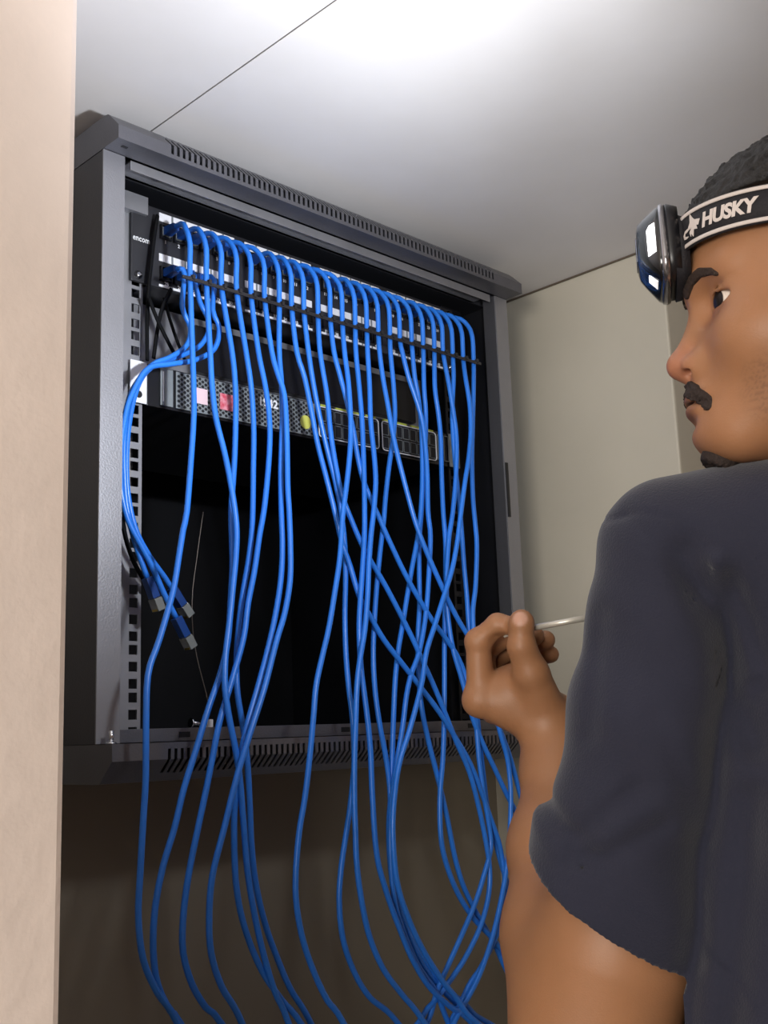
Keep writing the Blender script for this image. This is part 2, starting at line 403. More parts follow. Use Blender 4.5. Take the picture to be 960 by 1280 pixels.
# ------------------------------------------------------------------ blue cables
C = {
1:(2,[(242,482),(242,523),(238.7,575),(233.5,640),(229,662),(224,693),(216,740),(199,800),(187.5,832),(183.5,860),(182.5,912),(182,975),(179,1025),(175,1095),(173,1147),(179,1199),(196.5,1240),(222.5,1280)]),
2:(3,[(262.7,440),(265,482),(270,523),(280.4,565),(288.7,606),(295.4,655),(295,693),(291,735),(287,776),(281.5,825),(281.5,862),(287,900),(295,940),(300,975),(303,1012),(306,1050),(309.5,1090),(317,1137),(327.7,1186),(343,1238),(361,1280)]),
3:(1,[(290,440),(294,482),(294.5,523),(293,575),(289.5,627),(289,651),(290,680),(290.5,710),(288,755),(285,800),(276,840),(260,887),(245,937),(230,985),(218,1035),(204,1082),(194,1134),(191.5,1186),(197,1230),(213,1264),(228,1283)]),
4:(0,[(307.5,440),(313.7,482),(317,534),(316.5,590),(315.5,650),(311.7,693),(303,745),(298,787),(295.5,830),(297,868),(304,910),(309,950),(312.5,1012),(314,1050),(319,1100),(330,1150),(344,1191),(363,1236),(389,1280)]),
5:(2,[(323,440),(331.5,482),(336.7,523),(336.7,565),(331,630),(324,672),(318,714),(310,755),(304.5,797),(290,850),(275,900),(265,950),(256,995),(247,1037),(235.5,1095),(229,1147),(229,1191),(240,1230),(257,1259),(277,1280)]),
6:(4,[(339.8,440),(347,467),(355.4,494),(358.5,544),(359.6,607),(361.5,640),(363,682),(362.7,724),(356,766),(346,800),(330,862),(312.5,917),(295,975),(281,1032),(265.5,1095),(261.5,1147),(264,1191),(277,1233),(303,1280)]),
7:(2.5,[(349,440),(352,482),(353,523),(351,586),(351.7,640),(353,682),(351,724),(344,770),(334,815),(322,860),(308,910),(299,955),(294,1000),(292.5,1043),(295.4,1108),(306,1160),(326.7,1212),(353,1251),(378,1282)]),
8:(1,[(371,440),(380.4,471),(389,513),(397,555),(407.5,596),(418,638),(428,680),(437.5,707),(449,745),(462.5,770),(480,800),(500,826),(522.5,855),(549,890),(568,920),(588,955),(601.7,990),(614,1025),(624,1055),(630,1090),(632,1125),(622,1165),(602,1208),(580,1245)]),
9:(0,[(385.6,440),(392,482),(400,523),(409.6,565),(419.5,604),(427,645),(431,682),(432,720),(431,770),(432.5,820),(436,860),(440.5,896),(442.5,931),(442,966),(437.5,1010),(431,1053),(427,1080),(424,1123),(428,1170),(441,1211),(461.7,1246),(496.7,1278)]),
10:(1,[(400,440),(408.8,495),(413,538),(419.7,582),(428,620),(440,652),(452,680),(465,704),(480,729),(497.5,762),(515,797),(530,830),(540,852),(553,883),(569.6,925),(587,966),(598.7,1010),(607,1050),(612,1085),(611,1117),(601.7,1155),(584,1193),(566.7,1220),(543,1252),(526,1274)]),
11:(1,[(417.5,440),(424,466),(431,492),(437,517),(442,540),(447,571),(454,600),(463,623),(472,643),(482.5,667),(493,690),(505,715),(521,744),(540,775),(555,795),(570,817),(580,840),(588,870),(595,905),(599,951),(605,995),(611,1030),(613.5,1060),(605,1094),(594,1129),(578,1167),(561,1205),(548,1235),(540,1262)]),
12:(4,[(430.6,440),(435,473),(437.5,505),(438.5,538),(437,571),(433,608),(428.4,645),(425,695),(419,737),(411,785),(402.5,822),(395,858),(391.5,900),(387,948),(381,998),(374,1040),(369.6,1095),(371,1134),(379,1176),(392,1214),(409,1250),(430,1280)]),
13:(2,[(444.8,440),(449,484),(452.5,527),(454.7,582),(455.5,625),(455.5,670),(452.5,720),(449,780),(451,832),(455,865),(459.5,900),(463,937),(465,985),(468.5,1045),(473,1080),(480,1105),(488,1130),(499.6,1161),(514,1196),(534.6,1231),(561,1257),(588,1277)]),
14:(3,[(459.5,440),(462,484),(463.4,527),(467.8,571),(469.6,604),(467,640),(463.7,670),(461,707),(459.5,745),(456,787),(450,824),(446,860),(444.5,905),(443,951),(443,1000),(444.3,1040),(446,1080),(451.5,1123),(461.7,1170),(479,1211),(502.5,1243),(528.7,1276)]),
15:(2,[(474.4,440),(478.7,473),(484.5,505),(490,537),(496,565),(503.5,595),(511.6,626),(519,652),(530,682),(545,717),(560,750),(574,777),(589,802),(605,840),(617,880),(625,915),(634,947),(638,980),(638.5,1010),(636.7,1053),(633.7,1080),(628,1117),(616,1170),(600,1217),(584,1249),(568,1278)]),
16:(0,[(488,440),(492,484),(493.6,517),(491.5,547),(486.4,582),(482,620),(479.5,652),(475,690),(471,732),(468.3,770),(466.5,815),(468.5,860),(474,902),(481.5,942),(487,982),(488.5,1030),(491,1085),(497,1129),(508,1161),(526,1203),(549,1233),(575,1260),(597,1282)]),
17:(1,[(502.8,440),(511,473),(520,499),(527.5,525),(531.5,555),(534,593),(535,640),(538,670),(536,720),(532,770),(524,815),(514,843),(508,870),(503.5,907),(497,948),(491,989),(488,1030),(488.5,1076),(493,1126),(505,1167),(523,1208),(545,1240),(560,1278)]),
18:(0,[(515.5,440),(518.5,473),(523.5,500),(527,540),(528,590),(526.5,632),(522.5,670),(515.5,707),(509,745),(503,782),(497.5,815),(494,850),(492,893),(490.5,937),(489,985),(486,1040),(490,1100),(502,1145),(521,1187),(542,1217),(566.7,1243),(590,1265)]),
19:(-1,[(528,440),(530,484),(532,512),(532,545),(530,590),(527.5,630),(524,677),(524,720),(524.5,757),(522.5,795),(523,837),(527,884),(536,928),(547.7,974),(558,1018),(566,1059),(572,1085),(581,1112),(597,1144),(616,1176),(634,1215),(656,1257)]),
20:(0,[(541.8,440),(543.5,484),(548,517),(551,549),(552,593),(554,640),(557,682),(556.5,745),(555.5,807),(555.5,857),(555,907),(553.5,951),(550,995),(551,1045),(558,1080),(572.5,1117),(592,1148),(613,1170),(634,1196),(655,1222)]),
21:(1,[(555.3,440),(561,480),(567,517),(570.6,549),(570,593),(566,640),(561.5,670),(558.7,707),(558,740),(560,772),(566,810),(577.5,850),(590,895),(603,928),(618,960),(634,994),(654,1032),(672,1065)]),
22:(0,[(566.7,440),(567,473),(565.5,505),(566,540),(570,590),(574.5,635),(577.5,670),(580,707),(583.5,745),(586,785),(590,840),(596,890),(600,930),(605,975),(610,1015),(620,1055),(628,1085),(640,1120),(655,1160)]),
23:(4,[(579.4,440),(582,473),(587,505),(588.5,538),(586,571),(581,604),(576,642),(571.5,678),(565,712),(555,745),(544,780),(533,815),(528,850),(521,880),(511,916),(500,951),(493.7,990),(491,1040),(496,1100),(508,1141),(527,1184),(553,1226),(580,1262)]),
24:(1,[(592,440),(592,484),(591,527),(590,571),(591,620),(594,655),(596,682),(594.5,732),(591,770),(596,830),(612,880),(628,920),(638,948),(648,985),(658,1022),(666,1050)]),
}
BARX = [237.5,258,277,296,314,331,349,364.7,380,397.5,413,428,444,458.5,473,487.5,500,514.7,529,543,554,566,579,592]
ORD = ['first','second','third','fourth','fifth','sixth','seventh','eighth','ninth','tenth','eleventh','twelfth','thirteenth','fourteenth','fifteenth','sixteenth','seventeenth','eighteenth','nineteenth','twentieth','twenty-first','twenty-second','twenty-third','twenty-fourth']
YBAR = -.006; CR = .00285
def boot_mesh():
    m = MB()
    m.add([(-.005,.0,-.004),(.005,.0,-.004),(.005,.0,.004),(-.005,.0,.004),(-.0036,-.016,-.0034),(.0036,-.016,-.0034),(.0036,-.016,.0034),(-.0036,-.016,.0034)],
          [(0,1,2,3),(7,6,5,4),(0,4,5,1),(1,5,6,2),(2,6,7,3),(3,7,4,0)])
    return m.mesh('boot')
BOOT = boot_mesh(); BOOT.materials.append(MT['blueboot'])
PLUG = MB().box(-.0056, .0056, -.0035, 0, -.004, .004).box(-.003, .003, -.0035, 0, .004, .0055).mesh('plug'); PLUG.materials.append(MT['clear'])
HINT = {1:'leftmost of the row, falling along the left rack rail', 24:'rightmost of the row, beside the right cabinet post'}
for i in range(1, 25):
    layer, pts = C[i]; px = portX[i-1]; zr = ROW[0]; k0 = sum(1 for q_ in pts if q_[1] < 347+(BARX[i-1]-232)*.2935+9)
    b = at(BARX[i-1], 347+(BARX[i-1]-232)*.2935, YBAR)
    P = [(px, PY-.012, zr), (px, PY-.024, zr+.0005), (px+(b[0]-px)*.55, PY-.036, zr-.0035), (b[0], .000, zr-.014), (b[0], YBAR, zr-.030), tuple(b)]
    n = len(pts)
    for k, (x, y) in enumerate(pts):
        if y < 347+(BARX[i-1]-232)*.2935+9: continue
        yy = YBAR-.004-.0066*(max(0, layer))*min(1, (k+1-k0)/5.0) + (.0055 if layer < 0 else 0)*min(1, (k+1-k0)/5.0)
        # cables swing slightly forward of the lower cover
        yy -= .030*min(1, max(0, (y-560)/330.0))
        P.append(tuple(at(x, y, yy)))
    e = np.array(P[-1]); e0 = np.array(P[-3]); dv = (e-e0)/np.linalg.norm(e-e0)
    q1 = e+dv*.08+np.array([0, -.005, -.02]); tx = .30+rng.uniform(-.12, .14); ty = -.09+rng.uniform(-.06, .02)
    P += [tuple(q1), (q1[0]*.5+tx*.5, (q1[1]+ty)/2, q1[2]-.22), (tx, ty, -.95), (tx+.01, ty-.01, -1.25), (tx+.05, ty-.05, ZF+.02), (tx+.12+rng.uniform(-.05,.1), ty-.13, ZF+.006), (tx+rng.uniform(-.1,.2), ty-.28, ZF+.006)]
    root = empty('network_cable', (px, PY, zr), None, 'cable', 'blue network cables hanging from the patch panel')
    hint = HINT.get(i, '%s from the left where the row crosses the black lacing bar' % ORD[i-1])
    root['label'] = 'blue network cable, ' + hint
    mb(root).tube(catmull(P, .007), CR, 10).build('jacket', MT['blue'], root)
    link('boot', BOOT, root, None, (0, -.0045, 0)); link('plug', PLUG, root, None, (0, -.0012, 0))

# loose short cables at the left with unplugged ends
LOOSE = [
 ('blue patch lead ending in the uppermost unplugged clear plug beside the left rail', 0, .012, [(228,384),(238,410),(233,432),(212,447),(192,455),(174,474),(161,500),(155,545),(155,590),(158,630),(166,668),(176,700),(184,722)]),
 ('blue patch lead whose unplugged end sits between the upper and lowest clear plugs', 1, .018, [(250,378),(262,405),(252,430),(228,444),(200,453),(180,468),(168,496),(160,540),(158,590),(162,632),(172,668),(188,697),(206,722),(214,735)]),
 ('blue patch lead ending in the lowest clear plug, crossed by the leftmost long cable', 2, .006, [(266,388),(274,410),(268,436),(244,450),(214,455),(186,460),(170,482),(158,512),(151,560),(151,610),(160,650),(175,680),(190,708),(205,742),(220,772)]),
]
for lab, pi, yb, pts in LOOSE:
    px = portX[pi]; zr = ROW[1]
    P = [(px, PY-.012, zr), (px+.002, PY-.024, zr-.0005), (px+.006, yb+.006, zr-.006)]
    P += [tuple(at(x, y, yb)) for x, y in pts]
    root = empty('patch_lead', (px, PY, zr), lab, 'cable', 'unplugged patch leads at the left rail')
    mb(root).tube(catmull(P, .005), .0027, 10).build('jacket', MT['blue'], root)
    link('boot', BOOT, root, None, (0, -.0045, 0))
    a = Vector(P[-2]); bq = Vector(P[-1]); d = (bq-a).normalized()
    lp = Vector(root.location)
    Q = d.to_track_quat('-Y', 'Z').to_matrix().to_4x4()
    for nm, mm, mt_, o0 in (('end_boot', MB().box(-.0045,.0045,-.020,0,-.004,.004), MT['blueboot'], 0.0), ('end_plug', MB().box(-.0058,.0058,-.012,0,-.0042,.0042).box(-.003,.003,-.010,0,.0042,.0056), MT['clear'], .0205)):
        o = mm.build(nm, mt_, root, bevel=.0006); o.matrix_local = Matrix.Translation(bq+d*o0-lp) @ Q
    o = MB().box(-.004,.004,-.0115,-.0095,-.0046,-.0043).build('contacts', MT['gold'], root); o.matrix_local = Matrix.Translation(bq+d*.0205-lp) @ Q

# lacing bar with a clip round each cable
bl = at(228, 345.5, YBAR-.0052); br = at(601, 455, YBAR-.0052); zb = (bl[2]+br[2])/2
lb_ = empty('lacing_bar', (bl[0], YBAR-.0052, zb), 'thin black lacing bar running across the whole row of blue cables', 'cable bar')
y0_, y1_, hz = YBAR-.0062, YBAR-.0042, .0019
mb(lb_).add([(bl[0],y0_,bl[2]-hz),(br[0],y0_,br[2]-hz),(br[0],y1_,br[2]-hz),(bl[0],y1_,bl[2]-hz),(bl[0],y0_,bl[2]+hz),(br[0],y0_,br[2]+hz),(br[0],y1_,br[2]+hz),(bl[0],y1_,bl[2]+hz)],
    [(0,3,2,1),(4,5,6,7),(0,1,5,4),(1,2,6,5),(2,3,7,6),(3,0,4,7)]).build('bar', MT['tiebar'], lb_, bevel=.0005)
CL = MB()
ring = [(.0042*math.cos(a), .0042*math.sin(a), 0) for a in [2*PI*k/14 for k in range(14)]]
for k in range(14):
    k2 = (k+1) % 14
    a, b = ring[k], ring[k2]
    CL.add([(a[0],a[1],-.0013),(b[0],b[1],-.0013),(b[0],b[1],.0013),(a[0],a[1],.0013),(a[0]*.86,a[1]*.86,-.0013),(b[0]*.86,b[1]*.86,-.0013),(b[0]*.86,b[1]*.86,.0013),(a[0]*.86,a[1]*.86,.0013)],
           [(0,1,2,3),(7,6,5,4),(3,2,6,7),(0,4,5,1)], False)
CL.box(-.0016, .0016, -.0072, -.0040, -.0022, .0022)
CLM = CL.mesh('clip'); CLM.materials.append(MT['tiebar'])
for i in range(24):
    b = at(BARX[i], 347+(BARX[i]-232)*.2935, YBAR)
    link('clip', CLM, lb_, None, (b[0]-lb_.location[0], .0052, b[2]-lb_.location[2]))

# black straps at the left end of the rack
STR = [
 ('black strap hanging straight down along the left end of the patch panel', [(197,270,.0385),(193,295,.0385),(189,330,.0385),(186,360,.0385),(184,400,.040),(184,450,.0385)], .0036),
 ('black strap slanting down to the right across the grey blanking plate', [(186,372,.030),(196,398,.032),(209,425,.036),(222,450,.040)], .0036),
 ('black strap crossing behind the slanting one, below the patch panel corner', [(214,362,.040),(203,385,.042),(197,412,.046),(192,448,.050)], .0036),
 ('short black strap to the right of the crossed straps above the switch', [(205,372,.046),(212,398,.048),(221,425,.050),(231,450,.052)], .0032),
 ('black strap looped over the left rail near the unplugged cable ends', [(152,640,.034),(157,672,.030),(167,702,.028),(178,722,.034),(184,740,.044)], .0042),
]
for lab, pts, r in STR:
    P = [at(x, y, Y) for x, y, Y in pts]
    tag(MB().tube(catmull(P, .006), r, 10, .5).build('cable_strap', MT['cord']), lab, 'strap')

# loose wire and screws
P = [at(x, y, .10) for x, y in [(254,640),(249,675),(245,705),(241,735),(240,770),(243,805),(250,838),(258,868),(262,893)]]
tag(MB().tube(catmull(P, .01), .0006, 6).build('thin_wire', MT['wire']), 'thin grey wire hanging inside the dark cabinet beside the leftmost cables', 'wire')
p = at(139, 926, -.012)
s1 = MB().cyl((p[0], -.012, .0002), (0, 0, 1), .0048, .0016, 18, .0042).cyl((p[0], -.012, .0018), (0, 0, 1), .0022, .0095, 12)
tag(s1.build('standing_screw', MT['chrome']), 'silver screw standing head down on the cabinet sill by the left post', 'screw')
p = at(238, 893, .022)
s2 = MB().cyl((p[0], .022, .0172), (1, 0, -.1), .0046, .0022, 18, .004).cyl((p[0]+.002, .022, .0170), (1, 0, -.1), .0021, .010, 12)
tag(s2.build('lying_screw', MT['chrome']), 'silver screw lying on its side on the inner sill of the cabinet', 'screw')
p = at(262, 903, .020)
tag(MB().box(p[0]-.0025, p[0]+.0025, .0175, .0225, .0126, .0200).build('plastic_bit', MT['white'], bevel=.0006), 'tiny white plastic bit on the cabinet sill beside the lying screw', 'plastic bit')
print('rack', round(time.time()-T0, 1))
# ------------------------------------------------------------------ implicit surfaces
f32 = np.float32
def cap(p, a, b, ra, rb=None):
    rb = ra if rb is None else rb
    a = np.asarray(a, f32); d = np.asarray(b, f32)-a
    t = np.clip(((p-a)@d)/f32(d@d), 0, 1)
    q = p-a-t[:, None]*d
    return np.sqrt((q*q).sum(1))-(ra+(rb-ra)*t)
def ell(p, c, r, R=None):
    q = p-np.asarray(c, f32)
    if R is not None: q = q@np.asarray(R, f32).T
    r = np.asarray(r, f32)
    k0 = np.sqrt(((q/r)**2).sum(1)); k1 = np.sqrt(((q/(r*r))**2).sum(1))+1e-9
    return k0*(k0-1)/k1
def smin(a, b, k):
    h = np.maximum(k-np.abs(a-b), 0)/k
    return np.minimum(a, b)-h*h*k*.25
def smax(a, b, k): return -smin(-a, -b, k)
def chain(p, pts, k=.01):
    d = None
    for i in range(len(pts)-1):
        e = cap(p, pts[i][0], pts[i+1][0], pts[i][1], pts[i+1][1])
        d = e if d is None else smin(d, e, k)
    return d
def polygonise(f, lo, hi, h, n=16, margin=1.5):
    """surface nets on a sparse grid of blocks; returns vertices and outward quads"""
    lo = np.array(lo, float); hi = np.array(hi, float)
    nb = np.ceil((hi-lo)/(h*n)).astype(int)
    B = np.stack(np.meshgrid(*[np.arange(k) for k in nb], indexing='ij'), -1).reshape(-1, 3)
    cen = (lo+(B+.5)*h*n).astype(f32)
    d = np.concatenate([f(cen[i:i+200000]) for i in range(0, len(cen), 200000)])
    B = B[np.abs(d) < h*n*.87*margin]
    N = nb*n+2; off = np.stack(np.meshgrid(*[np.arange(n+1)]*3, indexing='ij'), -1).reshape(-1, 3)
    keys = []; vpos = []; quads = []
    st = np.array([N[1]*N[2], N[2], 1], np.int64)
    for i0 in range(0, len(B), 64):
        b = B[i0:i0+64]
        g = b[:, None, :]*n+off[None]
        s = f((lo+g.reshape(-1, 3)*h).astype(f32)).reshape(len(b), n+1, n+1, n+1)
        neg = s < 0
        c8 = [(neg[:, x:n+x, y:n+y, z:n+z]) for x in (0, 1) for y in (0, 1) for z in (0, 1)]
        sm = sum(c.astype(np.int8) for c in c8); act = (sm > 0) & (sm < 8)
        ia = np.argwhere(act)
        if len(ia) == 0: continue
        acc = np.zeros((len(ia), 3)); cnt = np.zeros(len(ia))
        bi, ci = ia[:, 0], ia[:, 1:]
        for ax in range(3):
            o1, o2 = [k for k in range(3) if k != ax]
            for u in (0, 1):
                for v in (0, 1):
                    a = ci.copy(); a[:, o1] += u; a[:, o2] += v
                    e = a.copy(); e[:, ax] += 1
                    va = s[bi, a[:, 0], a[:, 1], a[:, 2]]; vb = s[bi, e[:, 0], e[:, 1], e[:, 2]]
                    m = (va < 0) != (vb < 0)
                    t = np.where(m, va/np.where(m, va-vb, 1), 0)
                    pnt = (a-ci).astype(float); pnt[:, ax] += t
                    acc += pnt*m[:, None]; cnt += m
        cell = b[bi]*n+ci
        vpos.append(lo+(cell+acc/cnt[:, None])*h); keys.append(cell@st)
        for ax in range(3):
            o1, o2 = (ax+1) % 3, (ax+2) % 3
            sl = [slice(0, n)]*3; sl2 = list(sl); sl2[ax] = slice(1, n+1)
            A = neg[(slice(None),)+tuple(sl)]; E = neg[(slice(None),)+tuple(sl2)]
            idx = np.argwhere(A != E)
            if len(idx) == 0: continue
            gc = b[idx[:, 0]]*n+idx[:, 1:]
            out = A[tuple(idx.T)]
            q = []
            for u, v in ((-1, -1), (0, -1), (0, 0), (-1, 0)):
                c = gc.copy(); c[:, o1] += u; c[:, o2] += v; q.append(c@st)
            q = np.stack(q, 1); q[~out] = q[~out][:, ::-1]
            quads.append(q)
    keys = np.concatenate(keys); vpos = np.concatenate(vpos); quads = np.concatenate(quads)
    o = np.argsort(keys); keys = keys[o]; vpos = vpos[o]
    ix = np.searchsorted(keys, quads); ix = np.minimum(ix, len(keys)-1)
    ok = (keys[ix] == quads).all(1)
    return vpos, ix[ok]
def np_mesh(name, v, q, smooth=True):
    me = D.meshes.new(name); me.vertices.add(len(v)); me.vertices.foreach_set('co', np.asarray(v, f32).ravel())
    me.loops.add(q.size); me.loops.foreach_set('vertex_index', q.ravel().astype(np.int32))
    me.polygons.add(len(q)); me.polygons.foreach_set('loop_start', np.arange(0, q.size, 4, dtype=np.int32))
    me.polygons.foreach_set('use_smooth', np.ones(len(q), bool) if smooth else np.zeros(len(q), bool))
    me.update(calc_edges=True); me.validate(); return me

# ------------------------------------------------------------------ the person: skeleton points in the room
HO = V(872, 388, .73).astype(f32)                       # root of the nose
_h = ray(880, 430); _h = np.array([_h[0], _h[1], 0]); _h /= np.linalg.norm(_h)
_left = np.array([-_h[1], _h[0], 0])
_a = math.radians(4)
hf = _left*math.cos(_a)-_h*math.sin(_a)                 # face forward
hl = np.cross([0, 0, 1], hf)                            # his left, towards the viewer
_tilt = math.radians(0)
hu = np.array([0, 0, 1.0])
HR = np.stack([hf, hl, hu]).astype(f32)                 # rows: head axes
def hc(p): return (p-HO)@HR.T
def hw(x, y, z): return HO+x*HR[0]+y*HR[1]+z*HR[2]
rot = lambda ang, ax: np.array(Matrix.Rotation(ang, 3, ax))

EYE = (-.0200, .0278, -.0068); ER = .0120
def head_sdf(p):
    q = hc(p); m = q.copy(); m[:, 1] = np.abs(m[:, 1])
    d = ell(m, (-.088, 0, .030), (.0915, .073, .0725))
    d = smin(d, ell(m, (-.052, 0, -.030), (.0545, .062, .066)), .030)
    d = smin(d, ell(m, (-.030, 0, -.060), (.0385, .031, .026)), .016)
    d = smin(d, ell(m, (-.0120, 0, -.0835), (.0220, .021, .0140)), .016)
    d = smin(d, cap(m, (-.088, .050, -.050), (-.020, .020, -.088), .014, .012), .030)
    d = smin(d, ell(m, (-.036, .043, -.034), (.024, .018, .017)), .022)
    d = smin(d, cap(m, (-.092, 0, -.050), (-.122, 0, -.165), .056, .054), .030)
    d = smin(d, cap(m, (-.0040, .006, .0125), (-.020, .043, .0130), .0085, .0075), .012)
    # eye socket
    d = smax(d, -ell(m, (-.0010, .0290, -.0060), (.0120, .0150, .0110)), .012)
    # nose
    n = cap(m, (-.0070, 0, -.004), (.0125, 0, -.0350), .0078, .0082)
    n = smin(n, ell(m, (.0125, 0, -.0368), (.0090, .0088, .0082)), .006)
    n = smin(n, ell(m, (.0005, .0128, -.0400), (.0130, .0066, .0082)), .006)
    n = smin(n, cap(m, (.0100, 0, -.0420), (-.001, 0, -.0460), .0046, .0046), .004)
    d = smin(d, n, .010)
    d = smax(d, -ell(m, (.0085, .0108, -.0440), (.0052, .0050, .0029), rot(-.25, 'Y')), .002)
    d = smax(d, -cap(m, (-.0150, .0185, -.0420), (-.012, .0215, -.050), .0014), .006)
    # lips
    d = smin(d, ell(m, (.0025, 0, -.0588), (.0110, .0205, .0054), rot(-.15, 'Y')), .006)
    d = smin(d, ell(m, (.0010, 0, -.0680), (.0115, .0180, .0056)), .006)
    mm = m.copy(); mm[:, 2] += np.clip((m[:, 1]/.024)**2, 0, 1.4)*.0040
    d = smax(d, -ell(mm, (.0050, 0, -.0632), (.0150, .0240, .0009)), .0022)
    d = smax(d, -ell(m, (.0125, 0, -.0762), (.0050, .012, .0028)), .006)
    # lids round the eyeball
    e = np.array(EYE)
    lid = ell(m, EYE, (.0138,)*3)
    d = smin(d, lid, .006)
    dirn = np.array([math.cos(.55), math.sin(.55), 0])
    Re = rot(-.55, 'Z')
    d = smax(d, -ell(m, e+dirn*.0125+np.array([0, 0, -.0002]), (.0100, .0160, .0046), rot(.10, 'X')@Re), .0012)
    d = smax(d, -(ell(m, EYE, (ER+.0002,)*3)), .0005)
    # crease over the lid
    d = smax(d, -ell(m, e+dirn*.0122+np.array([0, 0, .0083]), (.0030, .0125, .0007), Re), .002)
    # ear
    ear = ell(m, (-.098, .0745, -.014), (.0180, .0065, .0310), rot(.2, 'Y'))
    ear = smax(ear, -ell(m, (-.096, .0835, -.012), (.0115, .0060, .0220), rot(.2, 'Y')), .004)
    d = smin(d, ear, .006)
    return d

LS = V(838, 692, .715); EL = V(742, 1300, .70); WR = V(690, 925, .875)
LSv = np.array([(838-480)/FPX*.715, (640-692)/FPX*.715, .715])
RS = VV(LSv+np.array([.30, .02, .13]))
MIDS = (LS+RS)/2
up = np.array([0, 0, 1.0])
sd = RS-LS; sd[2] = 0; sd /= np.linalg.norm(sd)          # left shoulder to right shoulder
bk = np.cross(up, sd); bk = bk if (bk@ray(1000, 700)) < 0 else -bk   # his back, towards the viewer
NB = hw(-.128, 0, -.158).astype(float)
# right arm, hidden behind the torso
REL = RS-up*.29+sd*.05+bk*.02; RWR = REL-bk*.16-up*.16
HK = dict(
 index=[(601,874,.880,.0112),(598,802,.882,.0096),(622,781,.876,.0086),(644,783,.871,.0072)],
 middle=[(603,868,.902,.0112),(604,812,.912,.0098),(634,794,.905,.0088),(668,795,.893,.0078)],
 ring=[(608,872,.922,.0108),(612,826,.932,.0094),(645,806,.922,.0085),(682,800,.906,.0077)],
 pinky=[(620,884,.938,.0098),(630,842,.944,.0084),(658,824,.932,.0076),(688,818,.914,.0070)],
)
def hand_sdf(p):
    d = None
    for nm, w in (('index', (672,905,.874)), ('middle', (684,905,.884)), ('ring', (694,905,.892)), ('pinky', (703,908,.900))):
        a = HK[nm]
        e = cap(p, V(*w), V(*a[0][:3]), .0150, a[0][3]+.0010)
        d = e if d is None else smin(d, e, .014)
    d = smin(d, ell(p, V(648, 862, .888), (.026, .026, .021)), .016)
    th = [(684,892,.872,.0160),(664,842,.862,.0135),(652,808,.858,.0105),(652,782,.858,.0088)]
    t = chain(p, [(V(*k[:3]), k[3]) for k in th], .004)
    t = smin(t, ell(p, V(652, 778, .858), (.0092, .0092, .0100)), .004)
    for nm, a in HK.items():
        k = chain(p, [(V(*q[:3]), q[3]) for q in a], .0035)
        k = smin(k, ell(p, V(*a[1][:3]), (a[1][3]*1.07,)*3), .003)
        d = smin(d, k, .0060)
    d = smin(d, t, .0080)
    # knuckle bumps
    for nm in ('index', 'middle', 'ring', 'pinky'):
        a = HK[nm][0]; d = smin(d, ell(p, V(a[0]-3, a[1]+2, a[2]), (.0118,)*3), .006)
    # nail bed step on the thumb
    # hollow between index finger and thumb
    d = smax(d, -ell(p, V(624, 803, .868), (.0075, .0075, .0062), None), .004)
    return d
def arm_sdf(p):
    d = chain(p, [(V(693,905,.884), .0200), (V(695,960,.862), .0205), (V(696,1060,.812), .0290), (V(708,1170,.752), .0370), (V(735,1275,.712), .0400), (EL, .0400)], .03)
    d = smin(d, cap(p, V(700,905,.898), V(702,985,.868), .0190, .0215), .015)
    d = smin(d, chain(p, [(EL, .0415), (V(766,1190,.702), .0455), (V(797,1020,.705), .0375), (LS, .031)], .02), .026)
    return d
def trunk_sdf(p):
    d = cap(p, MIDS-up*.04, MIDS-up*.30, .080, .085)
    d = smin(d, cap(p, NB+up*.01, MIDS-up*.07, .052, .085), .04)
    for S in (LS, RS):
        d = smin(d, cap(p, S+(NB-S)*.2, NB-up*.0, .026, .044), .03)
    return d
def rarm_sdf(p):
    d = chain(p, [(RS, .042), (REL, .036), (RWR, .022)], .02)
    o = RWR; v = (RWR-REL)/np.linalg.norm(RWR-REL)
    d = smin(d, cap(p, o, o+v*.075, .021, .024), .012)
    for k in range(4):
        b = o+v*.080+up*(.026-.0175*k); c = b+v*(.036, .040, .037, .030)[k]; e = c-sd*.022+v*.010
        d = smin(d, chain(p, [(b, .0098), (c, .0086), (e, .0074)], .004), .006)
    b = o+v*.030+up*.028; d = smin(d, chain(p, [(b, .013), (b+v*.030+up*.018, .0100), (b+v*.055+up*.014, .0085)], .004), .008)
    return d
def box_of(pts, r):
    P = np.array(pts); return P.min(0)-r, P.max(0)+r
GR = [
 (head_sdf, *box_of([hw(-.02, 0, .04), hw(-.09, .0, .12), hw(-.18, 0, .04), hw(.03, .07, -.04), hw(.03, -.07, -.09), hw(-.12, 0, -.20)], .085)),
 (hand_sdf, *box_of([V(600,880,.88), V(640,780,.87), V(690,900,.93), V(700,920,.86)], .045)),
 (arm_sdf, *box_of([V(690,905,.88), EL, LS, V(766,1190,.70)], .06)),
 (trunk_sdf, *box_of([LS, RS, NB, MIDS-up*.34], .10)),
 (rarm_sdf, *box_of([RS, REL, RWR, RWR-bk*.16], .06)),
]
KJ = {1: .012, 2: .012, 3: .03, 4: .03}
def body_sdf(p):
    p = np.asarray(p, f32); lo = p.min(0); hi = p.max(0)
    d = np.full(len(p), 1.0, f32)
    for i, (fn, a, b) in enumerate(GR):
        if ((hi < a) | (lo > b)).any(): continue
        if len(p) > 5000:
            m = ((p > a) & (p < b)).all(1)
            if not m.any(): continue
            if not m.all():
                e = np.full(len(p), 1.0, f32); e[m] = fn(p[m])
            else: e = fn(p)
        else:
            m = ((p > a) & (p < b)).all(1); e = np.full(len(p), 1.0, f32)
            if m.any(): e[m] = fn(p[m])
        d = smin(d, e.astype(f32), KJ.get(i, .02))
    return d
LOB = np.min([g[1] for g in GR], 0); HIB = np.max([g[2] for g in GR], 0)
HSK = 0.0016
